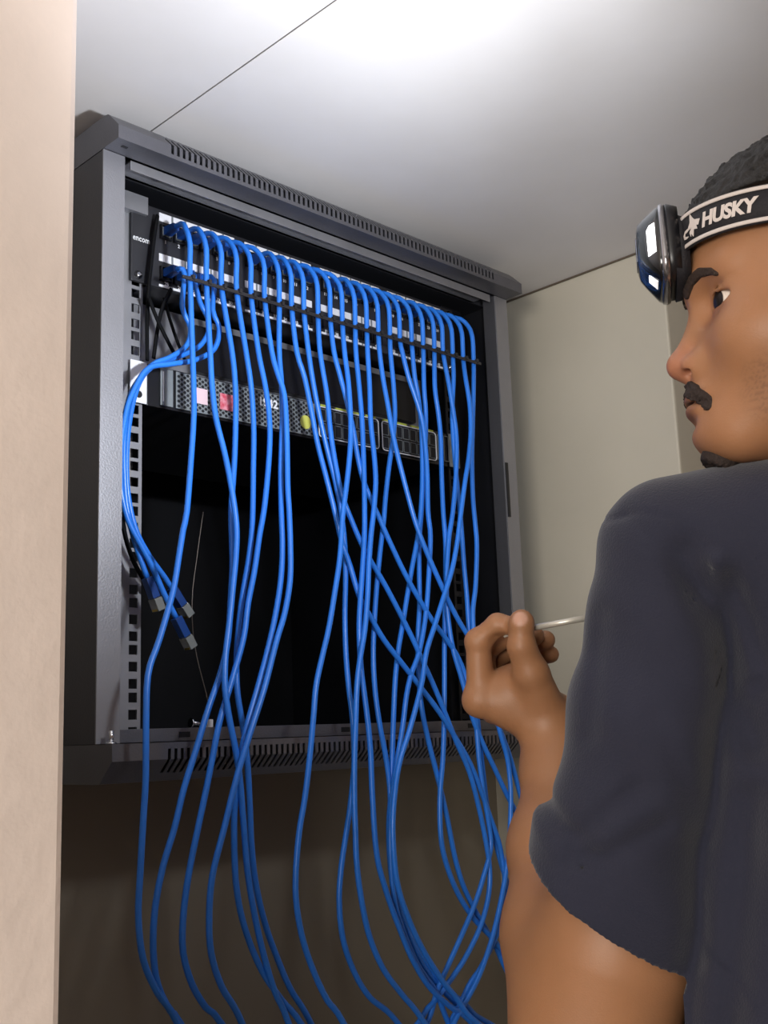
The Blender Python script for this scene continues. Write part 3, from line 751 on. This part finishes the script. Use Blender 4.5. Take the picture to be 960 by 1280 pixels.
bv, bq = polygonise(body_sdf, LOB, HIB, HSK)
print('body', len(bv), round(time.time()-T0, 1))

man = empty('person', tuple(MIDS-up*1.35), 'person in a navy T-shirt, in profile, one hand raised holding a thin rod', 'person')
man.location.z = ZF
ML = np.array(man.location)
me = np_mesh('body', bv-ML, bq)
# skin tones that belong to the skin: lips, nose tip, stubble, nails
q = hc(bv.astype(f32)); qa = q.copy(); qa[:, 1] = np.abs(qa[:, 1])
def blob(c, r, s=1.0, R=None): return np.clip(-ell(qa, c, r, R)/(s*min(r)), 0, 1)
nearhead = (np.abs(q) < .3).all(1)
base = np.array([lin(158), lin(112), lin(79)])
colr = np.tile(base, (len(bv), 1))
def mix(m, c): 
    global colr
    m = m[:, None]; colr = colr*(1-m)+np.array(c)*m
def L3(r, g, b): return [lin(r), lin(g), lin(b)]
mix(blob((.012, 0, -.038), (.022, .022, .02), .6)*.35, L3(178, 108, 92))
mix(blob((-.02, .02, -.02), (.02, .012, .03), .6)*.30, L3(140, 88, 78))
lipm = np.maximum(blob((-.001, 0, -.0590), (.016, .0235, .0068), .25), blob((-.002, 0, -.0680), (.016, .0215, .0075), .25))
mix(lipm*.9, L3(84, 52, 48))
mix(blob((-.012, .034, -.017), (.02, .02, .010), .6)*.45, L3(120, 78, 66))
stub = blob((-.055, .05, -.070), (.045, .03, .034), .5)*.40
h = np.sin(q[:, 0]*2300)*np.sin(q[:, 2]*2100+q[:, 0]*900)*np.sin(q[:, 1]*1900)
mix(stub*(.45+.55*(h > .1)), L3(70, 50, 42))
tn = np.linalg.norm(bv-V(650, 773, .850), axis=1); mix(np.clip((.0068-tn)/.002, 0, 1)*.75, L3(205, 160, 140))
ca = me.color_attributes.new('tone', 'FLOAT_COLOR', 'POINT')
ca.data.foreach_set('color', np.concatenate([colr, np.ones((len(bv), 1))], 1).astype(f32).ravel())
sk = mat('skin', rgb(168,118,84), .48, spec=.4, bump=.10, bscale=900)
nt = sk.node_tree; b = nt.nodes['Principled BSDF']
at_ = nt.nodes.new('ShaderNodeAttribute'); at_.attribute_name = 'tone'
ns = nt.nodes.new('ShaderNodeTexNoise'); ns.inputs['Scale'].default_value = 22; ns.inputs['Detail'].default_value = 5
tcn = nt.nodes.new('ShaderNodeTexCoord'); nt.links.new(tcn.outputs['Object'], ns.inputs['Vector'])
mr = nt.nodes.new('ShaderNodeMapRange'); mr.inputs['To Min'].default_value = .86; mr.inputs['To Max'].default_value = 1.12
nt.links.new(ns.outputs['Fac'], mr.inputs['Value'])
mx = nt.nodes.new('ShaderNodeMix'); mx.data_type = 'RGBA'; mx.blend_type = 'MULTIPLY'; mx.inputs['Factor'].default_value = 1
nt.links.new(at_.outputs['Color'], mx.inputs['A']); nt.links.new(mr.outputs['Result'], mx.inputs['B'])
nt.links.new(mx.outputs['Result'], b.inputs['Base Color'])
b.inputs['Subsurface Weight'].default_value = .12; b.inputs['Subsurface Radius'].default_value = (.008, .003, .0015)
b.inputs['Subsurface Scale'].default_value = 1.0
link('body', me, man, sk)

def child_sdf(name, f, lo, hi, h, m, parent=man):
    v, qd = polygonise(f, lo, hi, h, n=12)
    return link(name, np_mesh(name, v-ML, qd), parent, m)
# hair, brows, moustache, goatee as thin growth on the skin
def wig(p, s, a): return a*(np.sin(p[:, 0]*s+1.3*np.sin(p[:, 1]*s*.7))*np.sin(p[:, 1]*s*1.1+np.sin(p[:, 2]*s*.6))*np.sin(p[:, 2]*s*.9))
def hair_f(p):
    q = hc(p); d = head_sdf(p)-.0075-wig(q, 420, .0022)-wig(q+.3, 900, .0012)
    line = .052-.30*np.clip(-q[:, 0]-.045, 0, .06)*2.2-np.clip(-q[:, 0]-.10, 0, .08)*.9
    line = np.maximum(line, -.055)
    ear = ell(np.stack([q[:, 0], np.abs(q[:, 1]), q[:, 2]], 1), (-.098, .078, -.014), (.026, .025, .040))
    return np.maximum(np.maximum(d, (line-q[:, 2])*.8), -ear)
b0, b1 = box_of([hw(-.02, 0, .06), hw(-.09, 0, .12), hw(-.18, 0, .0), hw(-.09, .07, 0), hw(-.09, -.07, 0)], .03)
child_sdf('hair', hair_f, b0, b1, .0018, MT['hair'])
def patch(c, r, R, t, amp=0.0):
    def f(p):
        d = head_sdf(p)-t-wig(hc(p), 1500, amp)
        q = hc(p); q[:, 1] = np.abs(q[:, 1]) if c[1] == 0 else q[:, 1]
        return np.maximum(d, ell(q, c, r, R))
    return f
def multi(fs): return lambda p: np.minimum.reduce([f(p) for f in fs])
def ribbon(pts, t, amp, xs=.35):
    """growth along a polyline on the skin; the distance counts little along the face's depth"""
    def f(p):
        q = hc(p); w = np.array([xs, 1, 1], f32); qq = q*w; dd = None
        for (a, ra), (b_2, rb_) in zip(pts[:-1], pts[1:]):
            e = cap(qq, np.array(a)*w, np.array(b_2)*w, ra, rb_); dd = e if dd is None else np.minimum(dd, e)
        return np.maximum(head_sdf(p)-t-wig(q, 1500, amp), dd)
    return f
for s in (1, -1):
    f = ribbon([((.0030, s*.0095, .0080), .0032), ((-.0035, s*.0190, .0128), .0036), ((-.0120, s*.0295, .0136), .0032), ((-.0215, s*.0405, .0095), .0022), ((-.0260, s*.0440, .0060), .0014)], .0012, .0004, .03)
    c = hw(-.01, s*.026, .010); child_sdf('eyebrow', f, c-.026, c+.026, .0008, MT['brow'])
c = hw(0, 0, -.060)
fs = [ribbon([((.0080, 0, -.0530), .0036), ((.0060, s*.0080, -.0535), .0044), ((-.0010, s*.0165, -.0590), .0046), ((-.0070, s*.0220, -.0660), .0034), ((-.0090, s*.0240, -.0715), .0022)], .0011, .0005, .12) for s in (1, -1)]
child_sdf('moustache', multi(fs), c-.034, c+.034, .0008, MT['stache'])
c = hw(-.012, 0, -.096)
child_sdf('goatee', multi([patch((-.0060, 0, -.1000), (.0130, .0150, .0120), rot(.4, 'Y'), .0045, .0012)]), c-.034, c+.034, .0010, MT['stache'])

# eyes: ball > iris
MH = Matrix(((hf[0], hl[0], hu[0], HO[0]), (hf[1], hl[1], hu[1], HO[1]), (hf[2], hl[2], hu[2], HO[2]), (0, 0, 0, 1)))
def uv_sphere(r, n=24, m=16, ang0=0, ang1=PI):
    vs = []; fs = []
    for i in range(m+1):
        a = ang0+(ang1-ang0)*i/m
        vs += [(r*math.cos(a), r*math.sin(a)*math.cos(2*PI*k/n), r*math.sin(a)*math.sin(2*PI*k/n)) for k in range(n)]
    for i in range(m): fs += [(i*n+k, i*n+(k+1) % n, (i+1)*n+(k+1) % n, (i+1)*n+k) for k in range(n)]
    return vs, fs
for s in (1, -1):
    mm = MB().add(*uv_sphere(ER), smooth=True); e = mm.build('eyeball', MT['eye'], man)
    g = Matrix.Rotation(math.radians(s*27), 4, 'Z')
    mt4 = Matrix.Translation(-Vector(ML)) @ MH @ Matrix.Translation((EYE[0], s*EYE[1], EYE[2])) @ g
    e.matrix_local = mt4
    MB().add(*uv_sphere(ER+.0004, 24, 6, 0, .50), smooth=True).build('iris', MT['iris'], e)

# ------------------------------------------------------------------ shirt
HEMC = V(770, 1122, .70)
a_, b_, c_ = V(676, 1064, .715), V(868, 1182, .705), V(775, 1180, .652)
hn = np.cross(b_-a_, c_-a_); hn /= np.linalg.norm(hn)
if hn[2] > 0: hn = -hn                                  # outwards, down the arm
SLV = [(V(844,694,.715), .0470), (V(826,800,.708), .0455), (V(815,900,.702), .0450), (V(803,1000,.702), .0470), (V(782,1090,.702), .0485), (V(772,1140,.700), .0510), (V(764,1230,.698), .0550)]
hip = MIDS-up*.52
CREASE = [
 ([(912,740),(905,830),(897,930),(888,1010),(877,1100),(864,1200)], 17, .0042),
 ([(860,690),(885,760),(915,850),(945,930)], 22, .0065), ([(912,725),(936,790),(954,860)], 16, .0055), ([(896,700),(926,780),(944,840)], 11, -.0035),
 ([(785,645),(835,690),(870,740)], 16, .003), ([(752,770),(745,850),(738,920)], 14, .003), ([(770,800),(790,900),(800,980)], 26, .003),
 ([(715,1075),(760,1070),(830,1030)], 14, .0035), ([(730,1040),(790,990)], 14, .003), ([(820,900),(860,990),(872,1050)], 16, .003),
 ([(758,652),(800,640),(850,650),(895,690)], 3.5, .0012), ([(940,1000),(925,1150),(915,1280)], 24, .005),
]
def shirt_out(p):
    s = chain(p, SLV, .02)
    t = np.abs((p-MIDS)@np.array(sd, f32))
    q = p-np.array(MIDS, f32)
    x = q@np.array(sd, f32); y = q@np.array(bk, f32); z = q[:, 2]
    wx = .158+.022*np.clip((-z-.08)/.18, 0, 1)
    wy = .112-.012*np.clip(-z/.3, 0, 1)
    k = np.stack([x/wx, (y-.012)/wy], 1); kk = (np.abs(k)**2.4).sum(1)**(1/2.4)
    body = (kk-1)*.10
    body = smax(body, z-.010, .10)
    tr = np.minimum(cap(p, LS+up*.004, NB+up*.010, .0430, .0560), cap(p, RS+up*.004, NB+up*.010, .0430, .0560))
    body = smin(body, tr, .05)
    r = chain(p, [(RS, .047), (RS*.45+REL*.55, .052)], .02); r2 = chain(p, [(RS, .047), (REL, .056)], .02)
    # folds
    fx = wig(q, 26, .0050)+wig(q+.1, 55, .0016)
    al = (p-np.array(LS, f32))@np.array((LS-HEMC)/np.linalg.norm(LS-HEMC), f32)
    sf = .0020*np.sin(al*75+x*60)+.0030*np.sin(al*30-x*40)
    sx = s+sf*np.clip(-al/.08, 0, 1); bx = body+fx
    d = smin(bx, sx, .006)
    d = smin(d, r2, .015)
    v = (p-np.array(CP, f32))@RC.T.astype(f32); front = v[:, 2] < .78
    if front.any():
        vf = v[front]; uv = np.stack([480+FPX*vf[:, 0]/vf[:, 2], 640-FPX*vf[:, 1]/vf[:, 2], np.zeros(len(vf))], 1).astype(f32); dd = np.zeros(len(vf), f32)
        for pts, w_, amp in CREASE:
            e = None
            for a, b in zip(pts[:-1], pts[1:]):
                k_ = cap(uv, (a[0], a[1], 0), (b[0], b[1], 0), 0.0); e = k_ if e is None else np.minimum(e, k_)
            dd += amp*np.exp(-(e/w_)**2)
        d[front] += dd
    return d, sx < bx-.001
rn = (REL-RS)/np.linalg.norm(REL-RS); rhem = RS*.35+REL*.65
def shirt_f(p):
    p = np.asarray(p, f32)
    d, sleeve_side = shirt_out(p)
    al = (p-np.array(c_, f32))@np.array(hn, f32)          # distance past the sleeve hem
    loc = np.sqrt((np.cross(p-np.array(V(800,1000,.70), f32), np.array((EL-LS)/np.linalg.norm(EL-LS), f32))**2).sum(1))
    torso_side = (p-np.array(V(868,1182,.705), f32))@np.array(sd, f32)
    hemd = np.clip((al+.024)/.0012, 0, 1)*(torso_side < .02)
    ta = (p-np.array(LS, f32))@np.array((EL-LS)/np.linalg.norm(EL-LS), f32)
    lft = np.clip((p-np.array(V(775,1100,.70), f32))@np.array(-RC[0], f32)/.045, 0, 1)
    d = d-.0011*hemd*(ta > .10)-.0045*lft*lft*(ta > .10)*np.clip((al+.030)/.012, 0, 1)+.0030*lft*np.exp(-((al+.034)/.006)**2)*(ta > .08)
    sh = np.maximum(d, -(d+.0045))
    # cut the sleeve only round the arm
    slv = chain(p, SLV, .02)-.012
    cut = np.where(slv < .010, al, -1.0)
    q = p-np.array(MIDS, f32); x = q@np.array(sd, f32)
    cut = np.where((slv < .016) & sleeve_side & (ta > .10), al, -1.0)
    sh = np.maximum(sh, np.minimum(cut, .02))
    rc = chain(p, [(RS, .05), (REL, .058), (REL+rn*.1, .06)], .02)
    sh = np.maximum(sh, np.where((rc < .012) & (x > .155), (p-np.array(rhem, f32))@np.array(rn, f32), -1.0))
    sh = np.maximum(sh, np.array(hip, f32)[2]-p[:, 2])
    nk = cap(p, hw(-.095, 0, -.020), hw(-.120, 0, -.172), .070, .069)
    sh = np.maximum(sh, -nk)
    return sh
lo, hi = box_of([LS, RS, NB, hip, V(768,1150,.70), REL], .14)
sv, sq = polygonise(shirt_f, lo, hi, .0023, n=14, margin=1.7)
link('t_shirt', np_mesh('t_shirt', sv-ML, sq), man, MT['shirt'])
print('shirt', len(sv), round(time.time()-T0, 1))
# trousers and shoes, below the frame
def trousers_f(p):
    p = np.asarray(p, f32); q = p-np.array(hip, f32); x = q@np.array(sd, f32); y = q@np.array(bk, f32)
    k = np.stack([x/.150, y/.112], 1); d = ((np.abs(k)**2.3).sum(1)**(1/2.3)-1)*.1
    d = smax(smax(d, q[:, 2]-.03, .02), -.14-q[:, 2], .05)
    for s in (-1, 1):
        a = hip+sd*.078*s-up*.06; kn = hip+sd*.085*s-up*.43-bk*.02; an = hip+sd*.09*s; an = np.array([an[0], an[1], ZF+.07])
        d = smin(d, chain(p, [(a, .085), (kn, .066), (an, .056)], .03), .03)
    return d+wig(q, 30, .003)
lo, hi = box_of([hip+sd*.1, hip-sd*.1, hip-up*(hip[2]-ZF-.02)], .13)
v, qd = polygonise(trousers_f, lo, hi, .006, n=8); link('trousers', np_mesh('trousers', v-ML, qd), man, MT['trousers'])
for s in (-1, 1):
    an = hip+sd*.09*s; an = np.array([an[0], an[1], ZF+.036]); toe = an-bk*.17
    fsh = lambda p: np.maximum(smin(cap(p, an+bk*.03, toe+up*(-.006), .038, .032), cap(p, an, an+up*.06, .040, .042), .03), ZF+.001-p[:, 2])
    lo, hi = box_of([an+bk*.03, toe, an+up*.06], .05); v, qd = polygonise(fsh, lo, hi, .005, n=8)
    link('shoe', np_mesh('shoe', v-ML, qd), man, MT['shoe'])

# ------------------------------------------------------------------ headlamp (in head axes)
hlamp = empty('headlamp', label='black headlamp with a white-lettered elastic strap worn on the forehead', cat='headlamp', mat4=MH)
SC0 = (-.088, 0.0); SA, SB = .0975, .0815
def strap_pt(t, w, off=0.0):
    """t: angle from the forehead towards his left ear; w: height across the strap"""
    c, s = math.cos(t), math.sin(t)
    x = SC0[0]+(SA+off)*c; y = (SB+off)*s
    z = .0425+.17*(x-.007)+w
    return Vector((x, y, z))
def band(name, w0, w1, off, th, m, t0=0, t1=2*PI, n=120):
    g = MB(); vs = []
    for i in range(n+1):
        t = t0+(t1-t0)*i/n
        for w, o in ((w0, off), (w1, off), (w1, off+th), (w0, off+th)): vs.append(strap_pt(t, w, o))
    fs = []
    for i in range(n):
        for k in range(4): fs.append((i*4+k, (i+1)*4+k, (i+1)*4+(k+1) % 4, i*4+(k+1) % 4))
    g.add(vs, fs, True); o = g.build(name, m, hlamp); return o
band('strap', -.0118, .0118, .0, .0016, MT['strap'])
band('strap_stripe', .0086, .0110, .0017, .0004, MT['stripe'], .22, 2*PI-.22)
band('strap_stripe', -.0110, -.0086, .0017, .0004, MT['stripe'], .22, 2*PI-.22)
# arc length parametrisation for the lettering
ts_ = np.linspace(0, 1.9, 800); pp_ = np.array([strap_pt(t, 0, .002) for t in ts_])
sl_ = np.concatenate([[0], np.cumsum(np.linalg.norm(np.diff(pp_, axis=0), axis=1))])
def wrap(c, s0, w0):
    t = float(np.interp(s0+c.x, sl_, ts_)); return strap_pt(t, w0+c.y, .0021+c.z)
def s_at(px, py):
    best = None
    for k, t in enumerate(ts_):
        w = MH @ strap_pt(t, 0, .002); v = RC@(np.array(w)-CP); x = 480+FPX*v[0]/v[2]
        if best is None or abs(x-px) < best[0]: best = (abs(x-px), sl_[k])
    return best[1]
def subdivided(me, n=1):
    bm = bmesh.new(); bm.from_mesh(me); bmesh.ops.triangulate(bm, faces=bm.faces)
    bmesh.ops.subdivide_edges(bm, edges=[e for e in bm.edges if e.calc_length() > .003], cuts=1); bm.to_mesh(me); bm.free(); return me
sA = s_at(876.5, 285); sB = s_at(949, 275)
tm = subdivided(text_mesh('HUSKY', .0125, bold=.00055, shear=.22, space=.96, depth=.0001))
wx = max(v.co.x for v in tm.vertices)-min(v.co.x for v in tm.vertices); kx = (sB-sA)/wx
print('lettering stretch', kx, sA, sB)
link('lettering', xf(tm, lambda c: wrap(Vector((c.x*kx, c.y*.98, c.z)), sA, -.0002)), hlamp, MT['stripe'])
# dog-head emblem: profile facing the lamp with a pointed ear
sD = s_at(854.5, 290); sE = s_at(875.5, 287); L = sE-sD
em = [[(0,.15),(.12,.32),(.34,.36),(.46,.56),(.50,1.0),(.66,.70),(.74,.60),(1.0,.52),(.90,.26),(.80,.30),(.84,.10),(.66,.16),(.60,-.18),(.50,.02),(.46,-.12),(.40,.10),(.52,.28),(.40,.26),(.26,.20),(.12,.18),(.10,.06),(.24,.0),(.34,-.04),(.20,-.10),(.04,-.06)]]
g = MB()
for poly in em:
    vs = [wrap(Vector((a*L, (c-.35)*.0135, 0)), sD, 0) for a, c in poly]
    vs2 = [wrap(Vector((a*L, (c-.35)*.0135, .0002)), sD, 0) for a, c in poly]
    n = len(vs); g.add(vs+vs2, [tuple(range(n)), tuple(range(n, 2*n))]+[(i, (i+1) % n, n+(i+1) % n, n+i) for i in range(n)])
link('emblem', g.mesh('emblem'), hlamp, MT['stripe'])
# lamp body: rounded loops from the forehead plate to the lens
def loop(x, w, hh, zc, r, n=40, px=0.0):
    out = []
    for k in range(n):
        a = 2*PI*k/n; c, s = math.cos(a), math.sin(a); e = r
        out.append(Vector((x+px*(math.copysign(abs(s)**e, s)), w*math.copysign(abs(c)**e, c), zc+hh*math.copysign(abs(s)**e, s))))
    return out
def loft(name, loops, m, par, cap0=True, cap1=True, smooth=True):
    g = MB(); n = len(loops[0]); vs = [v for l in loops for v in l]
    fs = [(i*n+k, i*n+(k+1) % n, (i+1)*n+(k+1) % n, (i+1)*n+k) for i in range(len(loops)-1) for k in range(n)]
    g.add(vs, fs, smooth)
    if cap0: g.f.append(tuple(reversed(range(n)))); g.sm.append(False)
    if cap1: g.f.append(tuple((len(loops)-1)*n+k for k in range(n))); g.sm.append(False)
    o = g.build(name, m, par)
    bm = bmesh.new(); bm.from_mesh(o.data); bmesh.ops.recalc_face_normals(bm, faces=bm.faces); bm.to_mesh(o.data); bm.free(); return o
ZL = .0400
loft('pad', [loop(.0030, .027, .0225, ZL-.004, .6), loop(.0120, .029, .0245, ZL-.003, .55)], MT['strap'], hlamp)
loft('hinge_plate', [loop(.0085, .029, .0255, ZL, .5), loop(.0150, .031, .0265, ZL+.001, .5), loop(.0165, .030, .0265, ZL+.001, .5)], MT['blackp'], hlamp)
loft('bezel', [loop(.0160, .0305, .0265, ZL, .45, px=.0008), loop(.0178, .0320, .0272, ZL, .45, px=.0008), loop(.0200, .0315, .0268, ZL, .45), loop(.0208, .0295, .0258, ZL, .45)], MT['lampc'], hlamp)
loft('lens_housing', [loop(.0185, .0310, .0266, ZL, .45), loop(.0225, .0297, .0252, ZL, .45), loop(.0300, .0225, .0190, ZL+.002, .5), loop(.0335, .0185, .0155, ZL+.003, .5), loop(.0348, .0150, .0120, ZL+.003, .55)], MT['lampb'], hlamp)
# reflectors on the slanted faces: side (his left), underside, front
def quadpatch(P, th, name, m):
    P = [Vector(p) for p in P]; nrm = (P[1]-P[0]).cross(P[3]-P[0]).normalized()
    n = len(P); g = MB(); g.add(P+[p+nrm*th for p in P], [tuple(reversed(range(n))), tuple(range(n, 2*n))]+[(i, (i+1) % n, n+(i+1) % n, n+i) for i in range(n)])
    return g.build(name, m, hlamp, bevel=.0003)
def face_pt(u, v):
    """slanted left face between the lens loops; u 0..1 back to front, v vertical"""
    x = .0228+(.0300-.0228)*u; w = .0298+(.0228-.0298)*u
    return Vector((x, w+.0001, ZL+v))
quadpatch([face_pt(.10, -.0085), face_pt(.80, -.0095), face_pt(.80, .0080), face_pt(.55, .0105), face_pt(.10, .0110)], .0007, 'side_reflector', MT['led'])
def low_pt(u, y):
    x = .0228+(.0300-.0228)*u; hh = .0252+(.0170-.0252)*u
    return Vector((x, y, ZL-hh-.0006+.0008*u))
quadpatch([low_pt(.15, .018), low_pt(.15, .004), low_pt(.85, .002), low_pt(.85, .014)], .0007, 'lower_reflector', MT['led'])
quadpatch([(.0349, -.010, ZL-.006), (.0349, .010, ZL-.006), (.0349, .010, ZL+.010), (.0349, -.010, ZL+.010)], .0006, 'front_lens', MT['blackp'])

# ------------------------------------------------------------------ rod held between thumb and fingers
ra = V(630, 796, .872); rb = V(655, 787, .8665); rc = V(735, 772, .850); rd = V(800, 760, .83)
tip = MB().tube([ra, rb], .0009, 10).mesh('tip')
rod = MB().tube([rb, V(700, 778.5, .8575), rc], .0024, 14).build('thin_rod', MT['rod'])
tag(rod, 'thin pale metal rod pinched between the thumb and fingers of the raised hand', 'rod')
tp = link('rod_tip', tip, rod, MT['rod'])
print('person', round(time.time()-T0, 1))
